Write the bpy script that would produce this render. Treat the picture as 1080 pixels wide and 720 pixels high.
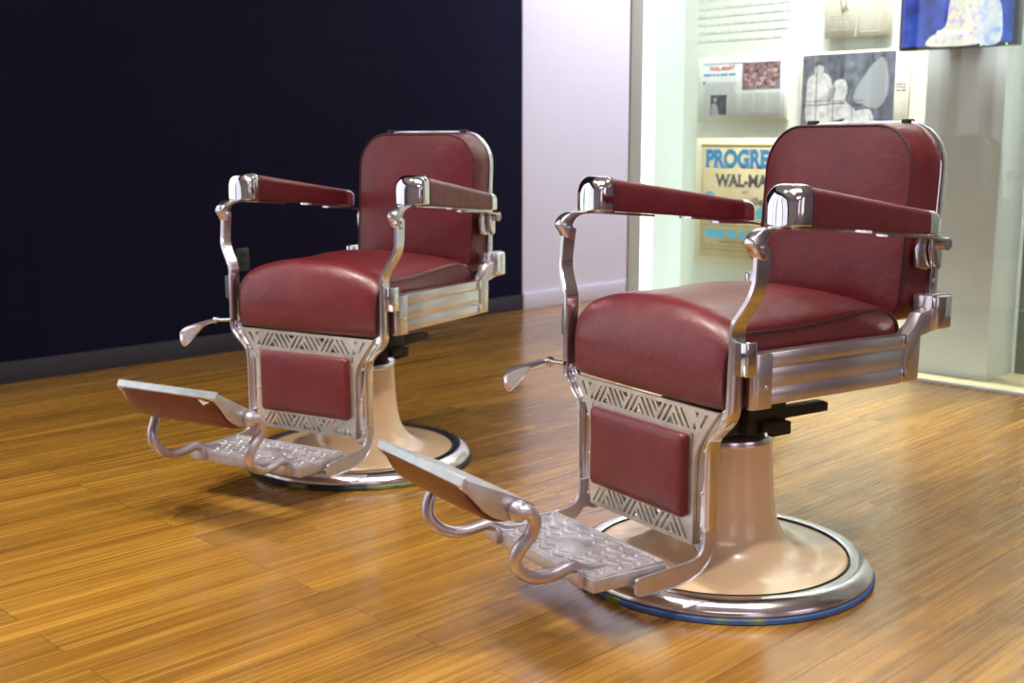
import bpy, bmesh, math, random
from mathutils import Vector, Matrix
random.seed(7)
S = bpy.context.scene
C = S.collection
for o in list(bpy.data.objects):
    bpy.data.objects.remove(o)

# ------------------------------------------------------------------ view, camera
S.view_settings.view_transform = 'Standard'
S.view_settings.look = 'None'
S.view_settings.exposure = 0.0
S.view_settings.gamma = 1.0
S.view_settings.use_curve_mapping = False

PITCH, ROLL, CAMH, FPX = 0.16834598, 0.00126943, 0.84877, 1239.784
cd = bpy.data.cameras.new('camera')
cam = bpy.data.objects.new('camera', cd)
C.objects.link(cam)
cam.matrix_world = (Matrix.Translation((0, 0, CAMH)) @ Matrix.Rotation(math.pi/2 - PITCH, 4, 'X')
                    @ Matrix.Rotation(-ROLL, 4, 'Z'))
cd.sensor_width = 36
cd.lens = FPX*36/1080
cd.clip_start = 0.05
cd.dof.use_dof = True
cd.dof.focus_distance = 2.2
cd.dof.aperture_fstop = 5.0
S.camera = cam

# the room's axes run at 45 degrees to the camera: U away-right, V near-right
K = math.sqrt(.5)
def uvw(u, v, z=0.0):
    return Vector(((u+v)*K, (u-v)*K, z))

# ------------------------------------------------------------------ world and lamps
W = bpy.data.worlds.new('world')
S.world = W
W.use_nodes = True
W.node_tree.nodes['Background'].inputs[0].default_value = (.62, .66, .80, 1)
W.node_tree.nodes['Background'].inputs[1].default_value = 0.25

def area(name, loc, target, sx, sy, power, col):
    d = bpy.data.lights.new(name, 'AREA')
    d.shape = 'RECTANGLE'; d.size = sx; d.size_y = sy
    d.energy = power; d.color = col
    o = bpy.data.objects.new(name, d); C.objects.link(o)
    o.location = loc
    o.rotation_euler = (Vector(target)-Vector(loc)).to_track_quat('-Z', 'Y').to_euler()
    return o
def spot(name, loc, target, power, col, angle=60, blend=.6, r=.03):
    d = bpy.data.lights.new(name, 'SPOT')
    d.energy = power; d.color = col; d.spot_size = math.radians(angle)
    d.spot_blend = blend; d.shadow_soft_size = r
    o = bpy.data.objects.new(name, d); C.objects.link(o)
    o.location = loc
    o.rotation_euler = (Vector(target)-Vector(loc)).to_track_quat('-Z', 'Y').to_euler()
    return o

WARM = (1.0, .84, .62); NEUT = (1.0, .93, .84); COOL = (.80, .84, 1.0); LILAC = (.84, .78, 1.0)
# ceiling track spots
spot('track_spot', (-1.75, 2.55, 3.05), (-.5, 2.85, 0), 190, NEUT, 70, .7, .035)
spot('track_spot', (-.95, 1.85, 3.05), (.15, 2.1, 0), 135, NEUT, 70, .7, .035)
spot('track_spot', (1.3, 1.2, 3.05), (.6, 2.3, 0), 150, NEUT, 75, .8, .05)
spot('track_spot', (-1.2, .6, 3.05), (-.8, 1.6, 0), 75, WARM, 85, .8, .06)
# unseen glowing panels added along the left wall for the chrome to reflect: (place, width, colour, brightness); built below
GLOW_PANELS = ((1.02, .50, (.95, 1, 1), 1.2), (.42, .46, (.80, .97, 1.0), 1.5), (-.08, .34, LILAC, 1.3), (-.62, .52, (.95, 1, 1), 1.5),
           (-1.35, .5, LILAC, 1.3), (-2.0, .5, (.80, .97, 1.0), 1.5), (-2.75, .6, (.95, 1, 1), 1.4))
# unseen tinted lamps added on the right, for reflections in the metal
area('side_fill', uvw(-1.2, 4.0, 1.5), uvw(-1.2, 0, 1.5), 1.6, 2.2, 14, LILAC)
area('side_fill', uvw(2.4, 4.0, 1.5), uvw(2.4, 0, 1.5), 1.8, 2.2, 14, (1, .88, .93))
# soft ambient fill lamps added under the ceiling, out of view
area('ceiling_fill', uvw(1.0, -1.0, 3.15), uvw(1.0, -1.0, 0), 3.0, 1.2, 38, (.97,.93,1.0))
area('ceiling_fill', uvw(-1.0, 1.6, 3.15), uvw(-1.0, 1.6, 0), 3.0, 1.2, 34, (.97,.93,1.0))
area('wall_fill', uvw(5.0, -2.7, 3.05), uvw(5.0, -4.2, .8), 1.2, .4, 78, (.86, .87, 1.0))  # added unseen lamp that brightens the white wall
# inside the display case
for v_, p_ in ((-2.72, 16), (-1.85, 62)):
    l_ = area('case_lamp', uvw(3.985, v_, 3.05), uvw(4.33, v_, .55), .8, .05, p_, (.98, 1.0, .98) if v_ < -2 else (.96, .99, 1.0))
    l_.data.spread = math.radians(62)
area('case_lamp', uvw(4.05, -2.5, 3.05), uvw(4.22, -2.5, 0), 1.4, .1, 10, (.97, 1.0, .96))

# ------------------------------------------------------------------ materials
def new_mat(name):
    m = bpy.data.materials.new(name); m.use_nodes = True
    nt = m.node_tree
    return m, nt, nt.nodes['Principled BSDF']
def N(nt, t, **kw):
    n = nt.nodes.new(t)
    for k, v in kw.items():
        setattr(n, k, v)
    return n
def noise(nt, scale, detail=4, rough=.55, vec=None, sc3=None):
    tc = N(nt, 'ShaderNodeTexCoord')
    src = tc.outputs['Object']
    if sc3:
        mp = N(nt, 'ShaderNodeMapping'); mp.inputs['Scale'].default_value = sc3
        nt.links.new(src, mp.inputs[0]); src = mp.outputs[0]
    n = N(nt, 'ShaderNodeTexNoise')
    n.inputs['Scale'].default_value = scale; n.inputs['Detail'].default_value = detail
    n.inputs['Roughness'].default_value = rough
    nt.links.new(src, n.inputs['Vector'])
    return n
def ramp(nt, fac, stops):
    r = N(nt, 'ShaderNodeValToRGB')
    while len(r.color_ramp.elements) < len(stops):
        r.color_ramp.elements.new(.5)
    for e, (p, c) in zip(r.color_ramp.elements, stops):
        e.position = p; e.color = (*c, 1)
    nt.links.new(fac, r.inputs[0])
    return r
def bump(nt, b, h, dist, strength=1.0):
    n = N(nt, 'ShaderNodeBump')
    n.inputs['Distance'].default_value = dist; n.inputs['Strength'].default_value = strength
    nt.links.new(h, n.inputs['Height']); nt.links.new(n.outputs[0], b.inputs['Normal'])
    return n
def rough_range(nt, b, fac, lo, hi):
    m = N(nt, 'ShaderNodeMapRange')
    m.inputs[3].default_value = lo; m.inputs[4].default_value = hi
    nt.links.new(fac, m.inputs[0]); nt.links.new(m.outputs[0], b.inputs['Roughness'])

def plain(name, col, rough=.5, metal=0., coat=0., spec=None):
    m, nt, b = new_mat(name)
    b.inputs['Base Color'].default_value = (*col, 1)
    b.inputs['Roughness'].default_value = rough
    b.inputs['Metallic'].default_value = metal
    b.inputs['Coat Weight'].default_value = coat
    if spec is not None: b.inputs['Specular IOR Level'].default_value = spec
    return m

def leather(name, c1, c2, rough=.33):
    m, nt, b = new_mat(name)
    n = noise(nt, 9, 5, .6)
    r = ramp(nt, n.outputs[0], [(.3, c1), (.7, c2)])
    nt.links.new(r.outputs[0], b.inputs['Base Color'])
    n2 = noise(nt, 520, 3, .6)
    n3 = noise(nt, 16, 4, .6)
    mx = N(nt, 'ShaderNodeMath', operation='MULTIPLY_ADD')
    nt.links.new(n3.outputs[0], mx.inputs[0]); mx.inputs[1].default_value = 9.0
    nt.links.new(n2.outputs[0], mx.inputs[2])
    bump(nt, b, mx.outputs[0], .0005, .8)
    rough_range(nt, b, n.outputs[0], rough-.06, rough+.1)
    b.inputs['Specular IOR Level'].default_value = .45
    b.inputs['Coat Weight'].default_value = .35 if 'worn' in name else .2
    b.inputs['Coat Roughness'].default_value = .26
    return m
LEATHER = leather('burgundy_leather', (.092, .0075, .012), (.132, .012, .0175), .38)
LEATHER_SEAT = leather('burgundy_leather_worn', (.115, .0095, .013), (.160, .016, .020), .32)
PIPING = plain('burgundy_piping', (.055, .006, .009), .42)

def metal(name, c1, c2, r0, r1, scale=18, bd=0., sc3=None, met=1.):
    m, nt, b = new_mat(name)
    b.inputs['Metallic'].default_value = met
    n = noise(nt, scale, 5, .6, sc3=sc3)
    r = ramp(nt, n.outputs[0], [(.35, c1), (.65, c2)])
    nt.links.new(r.outputs[0], b.inputs['Base Color'])
    rough_range(nt, b, n.outputs[0], r0, r1)
    if bd: bump(nt, b, n.outputs[0], bd, .6)
    return m
CHROME = metal('chrome_plate', (.74, .74, .76), (.86, .86, .88), .05, .12)
NICKEL = metal('polished_nickel', (.66, .63, .66), (.78, .75, .78), .13, .21, 9, met=.97)
DULL = metal('dulled_nickel', (.56, .51, .56), (.66, .61, .66), .25, .38, 14, met=.84)
RAILMETAL = metal('dulled_rail_nickel', (.62, .57, .61), (.74, .70, .73), .17, .27, 8, met=.88)
BRUSHED = metal('dull_nickel', (.58, .58, .54), (.72, .72, .68), .26, .40, 30, met=.8)
ALU = metal('cast_aluminium', (.52, .50, .53), (.70, .68, .71), .36, .48, 24, 0, met=.82)
SATIN = metal('satin_bar', (.62, .68, .70), (.74, .80, .82), .42, .55, 40)
IRON = plain('blackened_iron', (.035, .030, .026), .55, .6)
GREYPL = plain('grey_paint', (.09, .09, .095), .5)

def enamel():
    m, nt, b = new_mat('peach_enamel')
    n = noise(nt, 7, 4)
    r = ramp(nt, n.outputs[0], [(.3, (.90, .61, .36)), (.7, (.93, .67, .42))])
    nt.links.new(r.outputs[0], b.inputs['Base Color'])
    b.inputs['Roughness'].default_value = .28
    b.inputs['Coat Weight'].default_value = .8; b.inputs['Coat Roughness'].default_value = .06
    n2 = noise(nt, 5, 2); bump(nt, b, n2.outputs[0], .004, .5)
    return m
ENAMEL = enamel()

def carpet(name, base, alt, lo=.56, hi=.62):
    m, nt, b = new_mat(name)
    n = noise(nt, 6.5, 2)
    r = ramp(nt, n.outputs[0], [(lo, base), (hi, alt)])
    n2 = noise(nt, 600, 2)
    mx = N(nt, 'ShaderNodeMix', data_type='RGBA', blend_type='MULTIPLY'); mx.inputs[0].default_value = .6
    nt.links.new(r.outputs[0], mx.inputs[6]); nt.links.new(n2.outputs[0], mx.inputs[7])
    nt.links.new(mx.outputs[2], b.inputs['Base Color'])
    b.inputs['Roughness'].default_value = .95
    bump(nt, b, n2.outputs[0], .002, 1)
    return m
MAT_BLUE = carpet('blue_felt', (.10, .20, .50), (.34, .44, .10))
MAT_GREEN = carpet('dark_felt', (.06, .07, .09), (.32, .40, .18), .5, .58)

def bamboo():
    m, nt, b = new_mat('bamboo_floor')
    tc = N(nt, 'ShaderNodeTexCoord')
    br = N(nt, 'ShaderNodeTexBrick')
    br.offset = .37; br.offset_frequency = 2
    br.inputs['Color1'].default_value = (0, 0, 0, 1); br.inputs['Color2'].default_value = (1, 1, 1, 1)
    br.inputs['Mortar'].default_value = (.5, .5, .5, 1)
    br.inputs['Scale'].default_value = 1
    br.inputs['Mortar Size'].default_value = .0009
    br.inputs['Mortar Smooth'].default_value = .3
    br.inputs['Brick Width'].default_value = 1.25
    br.inputs['Row Height'].default_value = .093
    nt.links.new(tc.outputs['Object'], br.inputs['Vector'])
    # offset the grain for each plank
    mul = N(nt, 'ShaderNodeVectorMath', operation='MULTIPLY_ADD')
    mul.inputs[1].default_value = (3, 3, 3)
    nt.links.new(br.outputs['Color'], mul.inputs[0]); nt.links.new(tc.outputs['Object'], mul.inputs[2])
    mp = N(nt, 'ShaderNodeMapping'); mp.inputs['Scale'].default_value = (1.6, 95, 1)
    nt.links.new(mul.outputs[0], mp.inputs[0])
    n = N(nt, 'ShaderNodeTexNoise'); n.inputs['Scale'].default_value = 1.0; n.inputs['Detail'].default_value = 5
    n.inputs['Roughness'].default_value = .6
    nt.links.new(mp.outputs[0], n.inputs['Vector'])
    mp2 = N(nt, 'ShaderNodeMapping'); mp2.inputs['Scale'].default_value = (.9, 14, 1)
    nt.links.new(mul.outputs[0], mp2.inputs[0])
    n2 = N(nt, 'ShaderNodeTexNoise'); n2.inputs['Scale'].default_value = 1.0; n2.inputs['Detail'].default_value = 3
    nt.links.new(mp2.outputs[0], n2.inputs['Vector'])
    r1 = ramp(nt, n.outputs[0], [(.28, (.25, .110, .011)), (.5, (.385, .190, .023)), (.72, (.56, .315, .055))])
    r2 = ramp(nt, n2.outputs[0], [(.3, (.74, .70, .64)), (.7, (1.12, 1.08, 1.02))])
    r3 = ramp(nt, br.outputs['Color'], [(0, (.82, .80, .78)), (1, (1.08, 1.08, 1.08))])
    a = N(nt, 'ShaderNodeMix', data_type='RGBA', blend_type='MULTIPLY'); a.inputs[0].default_value = 1
    nt.links.new(r1.outputs[0], a.inputs[6]); nt.links.new(r2.outputs[0], a.inputs[7])
    a2 = N(nt, 'ShaderNodeMix', data_type='RGBA', blend_type='MULTIPLY'); a2.inputs[0].default_value = 1
    nt.links.new(a.outputs[2], a2.inputs[6]); nt.links.new(r3.outputs[0], a2.inputs[7])
    a3 = N(nt, 'ShaderNodeMix', data_type='RGBA'); a3.inputs[7].default_value = (.10, .045, .012, 1)
    nt.links.new(br.outputs['Fac'], a3.inputs[0]); nt.links.new(a2.outputs[2], a3.inputs[6])
    nt.links.new(a3.outputs[2], b.inputs['Base Color'])
    rough_range(nt, b, n.outputs[0], .20, .34)
    b.inputs['Specular IOR Level'].default_value = .6
    b.inputs['Coat Weight'].default_value = .45; b.inputs['Coat Roughness'].default_value = .16
    bump(nt, b, n.outputs[0], .0006, .5)
    return m
BAMBOO = bamboo()

def cloth_wall():
    m, nt, b = new_mat('navy_felt_panel')
    tc = N(nt, 'ShaderNodeTexCoord')
    mp = N(nt, 'ShaderNodeMapping')
    nt.links.new(tc.outputs['Object'], mp.inputs[0])
    br = N(nt, 'ShaderNodeTexBrick'); br.offset = 0
    br.inputs['Color1'].default_value = (1, 1, 1, 1); br.inputs['Color2'].default_value = (1, 1, 1, 1)
    br.inputs['Mortar'].default_value = (.55, .55, .55, 1)
    br.inputs['Scale'].default_value = 1; br.inputs['Mortar Size'].default_value = .003
    br.inputs['Brick Width'].default_value = .85; br.inputs['Row Height'].default_value = 1.228
    nt.links.new(mp.outputs[0], br.inputs['Vector'])
    n = noise(nt, 260, 3)
    r = ramp(nt, n.outputs[0], [(.3, (.0048, .0046, .0165)), (.7, (.0095, .0090, .029))])
    mx = N(nt, 'ShaderNodeMix', data_type='RGBA', blend_type='MULTIPLY'); mx.inputs[0].default_value = 1
    nt.links.new(r.outputs[0], mx.inputs[6]); nt.links.new(br.outputs[0], mx.inputs[7])
    nt.links.new(mx.outputs[2], b.inputs['Base Color'])
    b.inputs['Roughness'].default_value = .9; b.inputs['Specular IOR Level'].default_value = .15
    bump(nt, b, n.outputs[0], .001, .5)
    return m
NAVY = cloth_wall()
def painted(name, col, d=.0004):
    m, nt, b = new_mat(name)
    n = noise(nt, 90, 4)
    r = ramp(nt, n.outputs[0], [(.3, tuple(c*.97 for c in col)), (.7, col)])
    nt.links.new(r.outputs[0], b.inputs['Base Color'])
    b.inputs['Roughness'].default_value = .6
    bump(nt, b, n.outputs[0], d, .5)
    return m
WHITE = painted('white_paint', (.80, .78, .85))
SKIRT = painted('white_skirting', (.78, .76, .84))
DARKSKIRT = painted('dark_skirting', (.035, .034, .048))
CASEBACK = painted('pale_green_panel', (.72, .78, .70))
CASESIDE = painted('pale_blue_panel', (.76, .86, .86))
COLUMN = painted('grey_column_paint', (.66, .71, .69))
CREAMP = painted('cream_board', (.80, .80, .62))
CEIL = painted('ceiling_paint', (.55, .55, .60))
ROOMWALL = painted('room_wall_paint', (.52, .44, .47))
CASEFLOOR = painted('olive_case_floor', (.19, .165, .085))
DARKGREEN = plain('dark_green_corner_shade', (.10, .13, .10), .5)
POSTMETAL = plain('grey_post_paint', (.40, .36, .38), .5)
THRESH = plain('pale_threshold', (.50, .50, .48), .4)

def emis(name, col, s):
    m, nt, b = new_mat(name)
    b.inputs['Base Color'].default_value = (*col, 1)
    b.inputs['Emission Color'].default_value = (*col, 1)
    b.inputs['Emission Strength'].default_value = s
    return m
def glass():
    m = bpy.data.materials.new('clear_glass'); m.use_nodes = True
    nt = m.node_tree; nt.nodes.clear()
    o = N(nt, 'ShaderNodeOutputMaterial'); mx = N(nt, 'ShaderNodeMixShader')
    t = N(nt, 'ShaderNodeBsdfTransparent'); t.inputs[0].default_value = (.97, .99, .975, 1)
    g = N(nt, 'ShaderNodeBsdfGlossy'); g.inputs['Roughness'].default_value = .01
    lw = N(nt, 'ShaderNodeLayerWeight'); lw.inputs[0].default_value = .5
    pw = N(nt, 'ShaderNodeMath', operation='POWER'); pw.inputs[1].default_value = 5.0
    ma = N(nt, 'ShaderNodeMath', operation='MULTIPLY_ADD'); ma.inputs[1].default_value = .8; ma.inputs[2].default_value = .035
    nt.links.new(lw.outputs['Facing'], pw.inputs[0]); nt.links.new(pw.outputs[0], ma.inputs[0])
    nt.links.new(ma.outputs[0], mx.inputs[0]); nt.links.new(t.outputs[0], mx.inputs[1])
    nt.links.new(g.outputs[0], mx.inputs[2]); nt.links.new(mx.outputs[0], o.inputs[0])
    return m
GLASS = glass()

# ------------------------------------------------------------------ mesh helpers
def finish(name, bm, mat, parent=None, smooth=True, mods=None, loc=None):
    bmesh.ops.recalc_face_normals(bm, faces=bm.faces)
    me = bpy.data.meshes.new(name)
    bm.to_mesh(me); bm.free()
    mats = mat if isinstance(mat, (list, tuple)) else [mat]
    for mm in mats: me.materials.append(mm)
    o = bpy.data.objects.new(name, me); C.objects.link(o)
    if smooth:
        me.polygons.foreach_set('use_smooth', [True]*len(me.polygons))
        try: me.set_sharp_from_angle(angle=math.radians(38))
        except Exception: pass
    if parent: o.parent = parent
    if loc: o.location = loc
    return o
def add_box(bm, x0, x1, y0, y1, z0, z1, bevel=0., seg=2):
    vs = [bm.verts.new((x, y, z)) for x in (x0, x1) for y in (y0, y1) for z in (z0, z1)]
    F = [(0,1,3,2),(4,6,7,5),(0,4,5,1),(2,3,7,6),(0,2,6,4),(1,5,7,3)]
    fs = [bm.faces.new([vs[i] for i in f]) for f in F]
    if bevel:
        es = list({e for f in fs for e in f.edges})
        bmesh.ops.bevel(bm, geom=es, offset=bevel, segments=seg, profile=.5, affect='EDGES')
def add_prism(bm, pts, axis, a, b, bevel=0., seg=2, inset=0., depth=0.):
    """pts: outline in the plane normal to axis. axis 0 -> (y,z), 1 -> (x,z), 2 -> (x,y)"""
    def P(p, t):
        return (t, p[0], p[1]) if axis == 0 else ((p[0], t, p[1]) if axis == 1 else (p[0], p[1], t))
    va = [bm.verts.new(P(p, a)) for p in pts]; vb = [bm.verts.new(P(p, b)) for p in pts]
    n = len(pts)
    fa = bm.faces.new(va); fb = bm.faces.new(vb[::-1])
    side = [bm.faces.new((va[i], vb[i], vb[(i+1) % n], va[(i+1) % n])) for i in range(n)]
    bmesh.ops.recalc_face_normals(bm, faces=[fa, fb]+side)
    if inset:
        r = bmesh.ops.inset_region(bm, faces=[fb], thickness=inset, depth=0, use_even_offset=True)
        d = Vector((0, 0, 0)); d[axis] = -depth*(1 if b > a else -1)
        for v in fb.verts: v.co += d
    if bevel:
        es = [e for e in fa.edges]
        if not inset: es += [e for e in fb.edges]
        else:
            es += [e for e in bm.edges if all(v in vb for v in e.verts)]
        bmesh.ops.bevel(bm, geom=list(set(es)), offset=bevel, segments=seg, profile=.5, affect='EDGES')
def smooth_path(pts, sub=6, closed=False):
    P = [Vector(p) for p in pts]; n = len(P); out = []
    rng = range(n if closed else n-1)
    for i in rng:
        p0 = P[(i-1) % n] if closed or i > 0 else P[0]*2-P[1]
        p1 = P[i]; p2 = P[(i+1) % n]
        p3 = P[(i+2) % n] if closed or i+2 < n else P[-1]*2-P[-2]
        for k in range(sub):
            t = k/sub
            out.append(.5*((2*p1)+(p2-p0)*t+(2*p0-5*p1+4*p2-p3)*t*t+(3*p1-p0-3*p2+p3)*t**3))
    if not closed: out.append(P[-1])
    return out
def add_tube(bm, path, r, seg=10, closed=False, cap=True, flat=1.0, up=Vector((1, 0, 0))):
    P = [Vector(p) for p in path]; n = len(P)
    rr = r if callable(r) else (lambda t: r)
    rings = []; prev = None
    for i in range(n):
        a = P[(i-1) % n] if closed or i else P[0]; b = P[(i+1) % n] if closed or i < n-1 else P[-1]
        T = (b-a).normalized()
        if prev is None:
            u = up - T*up.dot(T)
            if u.length < 1e-3: u = Vector((0, 1, .2)) - T*Vector((0, 1, .2)).dot(T)
            u.normalize()
        else:
            u = (prev - T*prev.dot(T)).normalized()
        prev = u; w = T.cross(u)
        R = rr(i/(n-1 if n > 1 else 1))
        rings.append([bm.verts.new(P[i]+(u*math.cos(2*math.pi*k/seg)*R*flat+w*math.sin(2*math.pi*k/seg)*R)) for k in range(seg)])
    m = n if closed else n-1
    for i in range(m):
        A = rings[i]; B = rings[(i+1) % n]
        for k in range(seg):
            bm.faces.new((A[k], A[(k+1) % seg], B[(k+1) % seg], B[k]))
    if cap and not closed:
        bm.faces.new(rings[0][::-1]); bm.faces.new(rings[-1])
def add_loft(bm, loops, cap0=True, cap1=True):
    rings = [[bm.verts.new(p) for p in L] for L in loops]
    n = len(rings[0])
    for A, B in zip(rings, rings[1:]):
        for k in range(n):
            bm.faces.new((A[k], A[(k+1) % n], B[(k+1) % n], B[k]))
    if cap0: bm.faces.new(rings[0][::-1])
    if cap1: bm.faces.new(rings[-1])
    return rings
def add_lathe(bm, prof, seg=96, cap=True):
    rings = [[bm.verts.new((r*math.cos(2*math.pi*k/seg), r*math.sin(2*math.pi*k/seg), z)) for k in range(seg)] for r, z in prof]
    for A, B in zip(rings, rings[1:]):
        for k in range(seg):
            bm.faces.new((A[k], A[(k+1) % seg], B[(k+1) % seg], B[k]))
    if cap:
        bm.faces.new(rings[0][::-1]); bm.faces.new(rings[-1])
def add_sphere(bm, c, r, sc=(1, 1, 1), seg=12):
    M = Matrix.Translation(c) @ Matrix.Diagonal((*sc, 1))
    bmesh.ops.create_uvsphere(bm, u_segments=seg, v_segments=max(6, seg//2+2), radius=r, matrix=M)
def rrect(hw, z0, z1, rt, rb, n=8, cx=0.):
    """closed rounded rectangle, (x,z) pairs; rt/rb corner radius top/bottom"""
    out = []
    for (cx_, cz, r, a0) in ((cx+hw-rb, z0+rb, rb, -90), (cx+hw-rt, z1-rt, rt, 0), (cx-hw+rt, z1-rt, rt, 90), (cx-hw+rb, z0+rb, rb, 180)):
        for k in range(n+1):
            a = math.radians(a0+90*k/n)
            out.append((cx_+r*math.cos(a), cz+r*math.sin(a)))
    return out
def curve_plate(name, outline, holes, depth, mat, parent, place, bevel=.0008):
    """flat plate with cut-outs: a filled 2D curve turned to a mesh"""
    cu = bpy.data.curves.new('plate', 'CURVE'); cu.dimensions = '2D'; cu.fill_mode = 'BOTH'
    cu.extrude = depth/2
    for L in [outline]+holes:
        sp = cu.splines.new('POLY'); sp.points.add(len(L)-1)
        for q, (x, z) in zip(sp.points, L): q.co = (x, z, 0, 1)
        sp.use_cyclic_u = True
    t = bpy.data.objects.new('plate', cu); C.objects.link(t)
    dg = bpy.context.evaluated_depsgraph_get()
    me = bpy.data.meshes.new_from_object(t.evaluated_get(dg))
    bpy.data.objects.remove(t); bpy.data.curves.remove(cu)
    me.transform(place)
    me.materials.clear(); me.materials.append(mat)
    o = bpy.data.objects.new(name, me); C.objects.link(o)
    me.name = name
    if parent: o.parent = parent
    return o
def empty(name, loc, rz=0.):
    o = bpy.data.objects.new(name, None); C.objects.link(o)
    o.location = loc; o.rotation_euler = (0, 0, rz); o.empty_display_size = .1
    return o
def tag(o, label=None, cat=None, group=None, kind=None):
    if label: o['label'] = label
    if cat: o['category'] = cat
    if group: o['group'] = group
    if kind: o['kind'] = kind
    return o
ROT_UV = Matrix.Rotation(math.pi/4, 4, 'Z')     # local x -> U, local -y -> V
def uvobj(o):
    """object modelled in (U, -V, z) coordinates, turned into the room's axes"""
    o.rotation_euler = (0, 0, math.pi/4); return o
def ubox(name, u0, u1, v0, v1, z0, z1, mat, parent=None, bevel=0.):
    bm = bmesh.new(); add_box(bm, u0, u1, -v1, -v0, z0, z1, bevel)
    o = finish(name, bm, mat, parent, smooth=bool(bevel))
    if parent is None: uvobj(o)
    return o
def struct(o):
    o['kind'] = 'structure'; return o

# ------------------------------------------------------------------ the room
VL = -4.19        # plane of the long dark wall
UG = 3.96         # plane of the display case glass
struct(ubox('floor', -4.2, 7.2, VL-.1, 4.2, -.05, 0, BAMBOO))
struct(ubox('ceiling', -4.2, 7.2, VL-.1, 4.2, 3.2, 3.3, CEIL))
w = bmesh.new(); add_box(w, -4.2-2.603, 4.262-2.603, 0, .1, 0, 3.2)
wl = finish('wall_left', w, NAVY, None, False); uvobj(wl); wl.location = uvw(2.603, VL); struct(wl)
# material of the felt runs in the wall's own x/z plane
for n_ in NAVY.node_tree.nodes:
    if n_.type == 'MAPPING': n_.inputs['Rotation'].default_value = (math.radians(-90), 0, 0)
struct(ubox('wall_back', 4.262, 7.2, VL-.1, VL+.006, 0, 3.2, WHITE))
struct(ubox('baseboard_left', -4.2, 4.262, VL, VL+.012, 0, .077, DARKSKIRT, None, .002))
struct(ubox('baseboard_back', 4.256, 7.1, VL+.006, VL+.022, 0, .083, SKIRT, None, .003))
struct(ubox('wall_far', 7.1, 7.2, VL, 4.2, 0, 3.2, WHITE))
struct(ubox('wall_right', -4.2, 7.1, 4.1, 4.2, 0, 3.2, ROOMWALL))
struct(ubox('wall_front', -4.2, -4.1, VL, 4.1, 0, 3.2, ROOMWALL))

for k_, (u_, w_, c_, l_) in enumerate(GLOW_PANELS):
    bm = bmesh.new()
    for (a_, b_, z0_, z1_) in ((u_-w_/2-.04, u_-w_/2, .15, 2.55), (u_+w_/2, u_+w_/2+.04, .15, 2.55), (u_-w_/2, u_+w_/2, .15, .20), (u_-w_/2, u_+w_/2, 2.50, 2.55)):
        add_box(bm, a_, b_, -VL-.07, -VL, z0_, z1_)
    o = finish('glow_panel_%d' % (k_+1), bm, WHITE, None, False); uvobj(o); struct(o)
    ubox('glow_sheet', u_-w_/2, u_+w_/2, VL+.002, VL+.02, .20, 2.50, emis('glow_sheet_emission', c_, l_), o)  # added glowing sheet, seen only as bands in the chrome

# socket on the dark wall
t = empty('wall_socket', (0, 0, 0)); uvobj(t)
tag(t, 'small dark electrical outlet plate low on the navy felt wall', 'wall socket')
ubox('faceplate', 2.592, 2.652, VL+.001, VL+.010, .325, .42, plain('dark_socket_plastic', (.045, .045, .05), .4), t, .004)
for zz in (.348, .385):
    ubox('outlet', 2.608, 2.636, VL+.009, VL+.0125, zz, zz+.024, plain('socket_insert', (.02, .02, .022), .4), t, .003)

# ------------------------------------------------------------------ display case
case = empty('display_case', (0, 0, 0)); uvobj(case)
tag(case, 'brightly lit glass display case with pale green back panel and grey column, at right', 'display case')
UB = 4.332
ubox('back_panel', UB, UB+.05, -3.30, .9, 0, 3.1, CASEBACK, case)
ubox('side_panel', UG+.165, UB, -3.251, -3.245, 0, 3.1, CASESIDE, case)
ubox('end_panel', UG, UB, .85, .9, 0, 3.1, CASESIDE, case)
ubox('corner_post', UG-.004, UG+.078, -3.252, -3.244, 0, 3.1, POSTMETAL, case, .001)
ubox('light_strip', UG+.078, UG+.165, -3.253, -3.2445, 0, 3.1, emis('strip_light', (.97, 1, .99), 1.1), case)
ubox('case_floor', UG+.004, UB, -3.245, .85, 0.0, .004, CASEFLOOR, case)
ubox('threshold', UG-.008, UG+.006, -3.245, .85, 0, .012, THRESH, case, .002)
ubox('glass_pane', UG-.003, UG+.003, -3.24, .85, .012, 3.1, GLASS, case)
ubox('corner_shade', UB-.012, UB, -1.70, -1.655, 0, 3.1, DARKGREEN, case)  # shade of the case's inner corner, put in as a dark strip

ubox('column', 4.113, UB-.001, -2.001, -1.717, .004, 3.1, COLUMN, case)['label'] = 'tall plain grey column'
ubox('side_board', UB-.016, UB-.001, -2.165, -2.003, .03, 3.0, CREAMP, case)['label'] = 'narrow cream upright board'

# television
tv = empty('television', (0, 0, 0)); uvobj(tv)
tag(tv, 'black flat television with a blue picture mounted at the top of the grey column', 'television')
BLACK = plain('black_plastic', (.012, .012, .014), .3)
TU = 4.045
ubox('housing', TU, TU+.045, -2.083, -1.66, 1.166, 1.42, BLACK, tv, .004)
ubox('wall_bracket', TU+.044, 4.1128, -1.93, -1.80, 1.24, 1.36, plain('bracket_grey', (.10, .10, .10), .5, .6), tv)
ubox('brand_mark', TU-.001, TU+.001, -1.885, -1.86, 1.1675, 1.1705, plain('grey_mark', (.35, .35, .37), .4), tv)
def screen():
    m, nt, b = new_mat('television_screen')
    n = noise(nt, 17, 4)
    r = ramp(nt, n.outputs[0], [(.30, (.002, .012, .18)), (.5, (.006, .06, .48)), (.72, (.06, .11, .60))])
    b.inputs['Base Color'].default_value = (.01, .01, .02, 1)
    nt.links.new(r.outputs[0], b.inputs['Emission Color']); b.inputs['Emission Strength'].default_value = 1.0
    b.inputs['Roughness'].default_value = .25; b.inputs['Specular IOR Level'].default_value = .2
    return m
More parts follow.
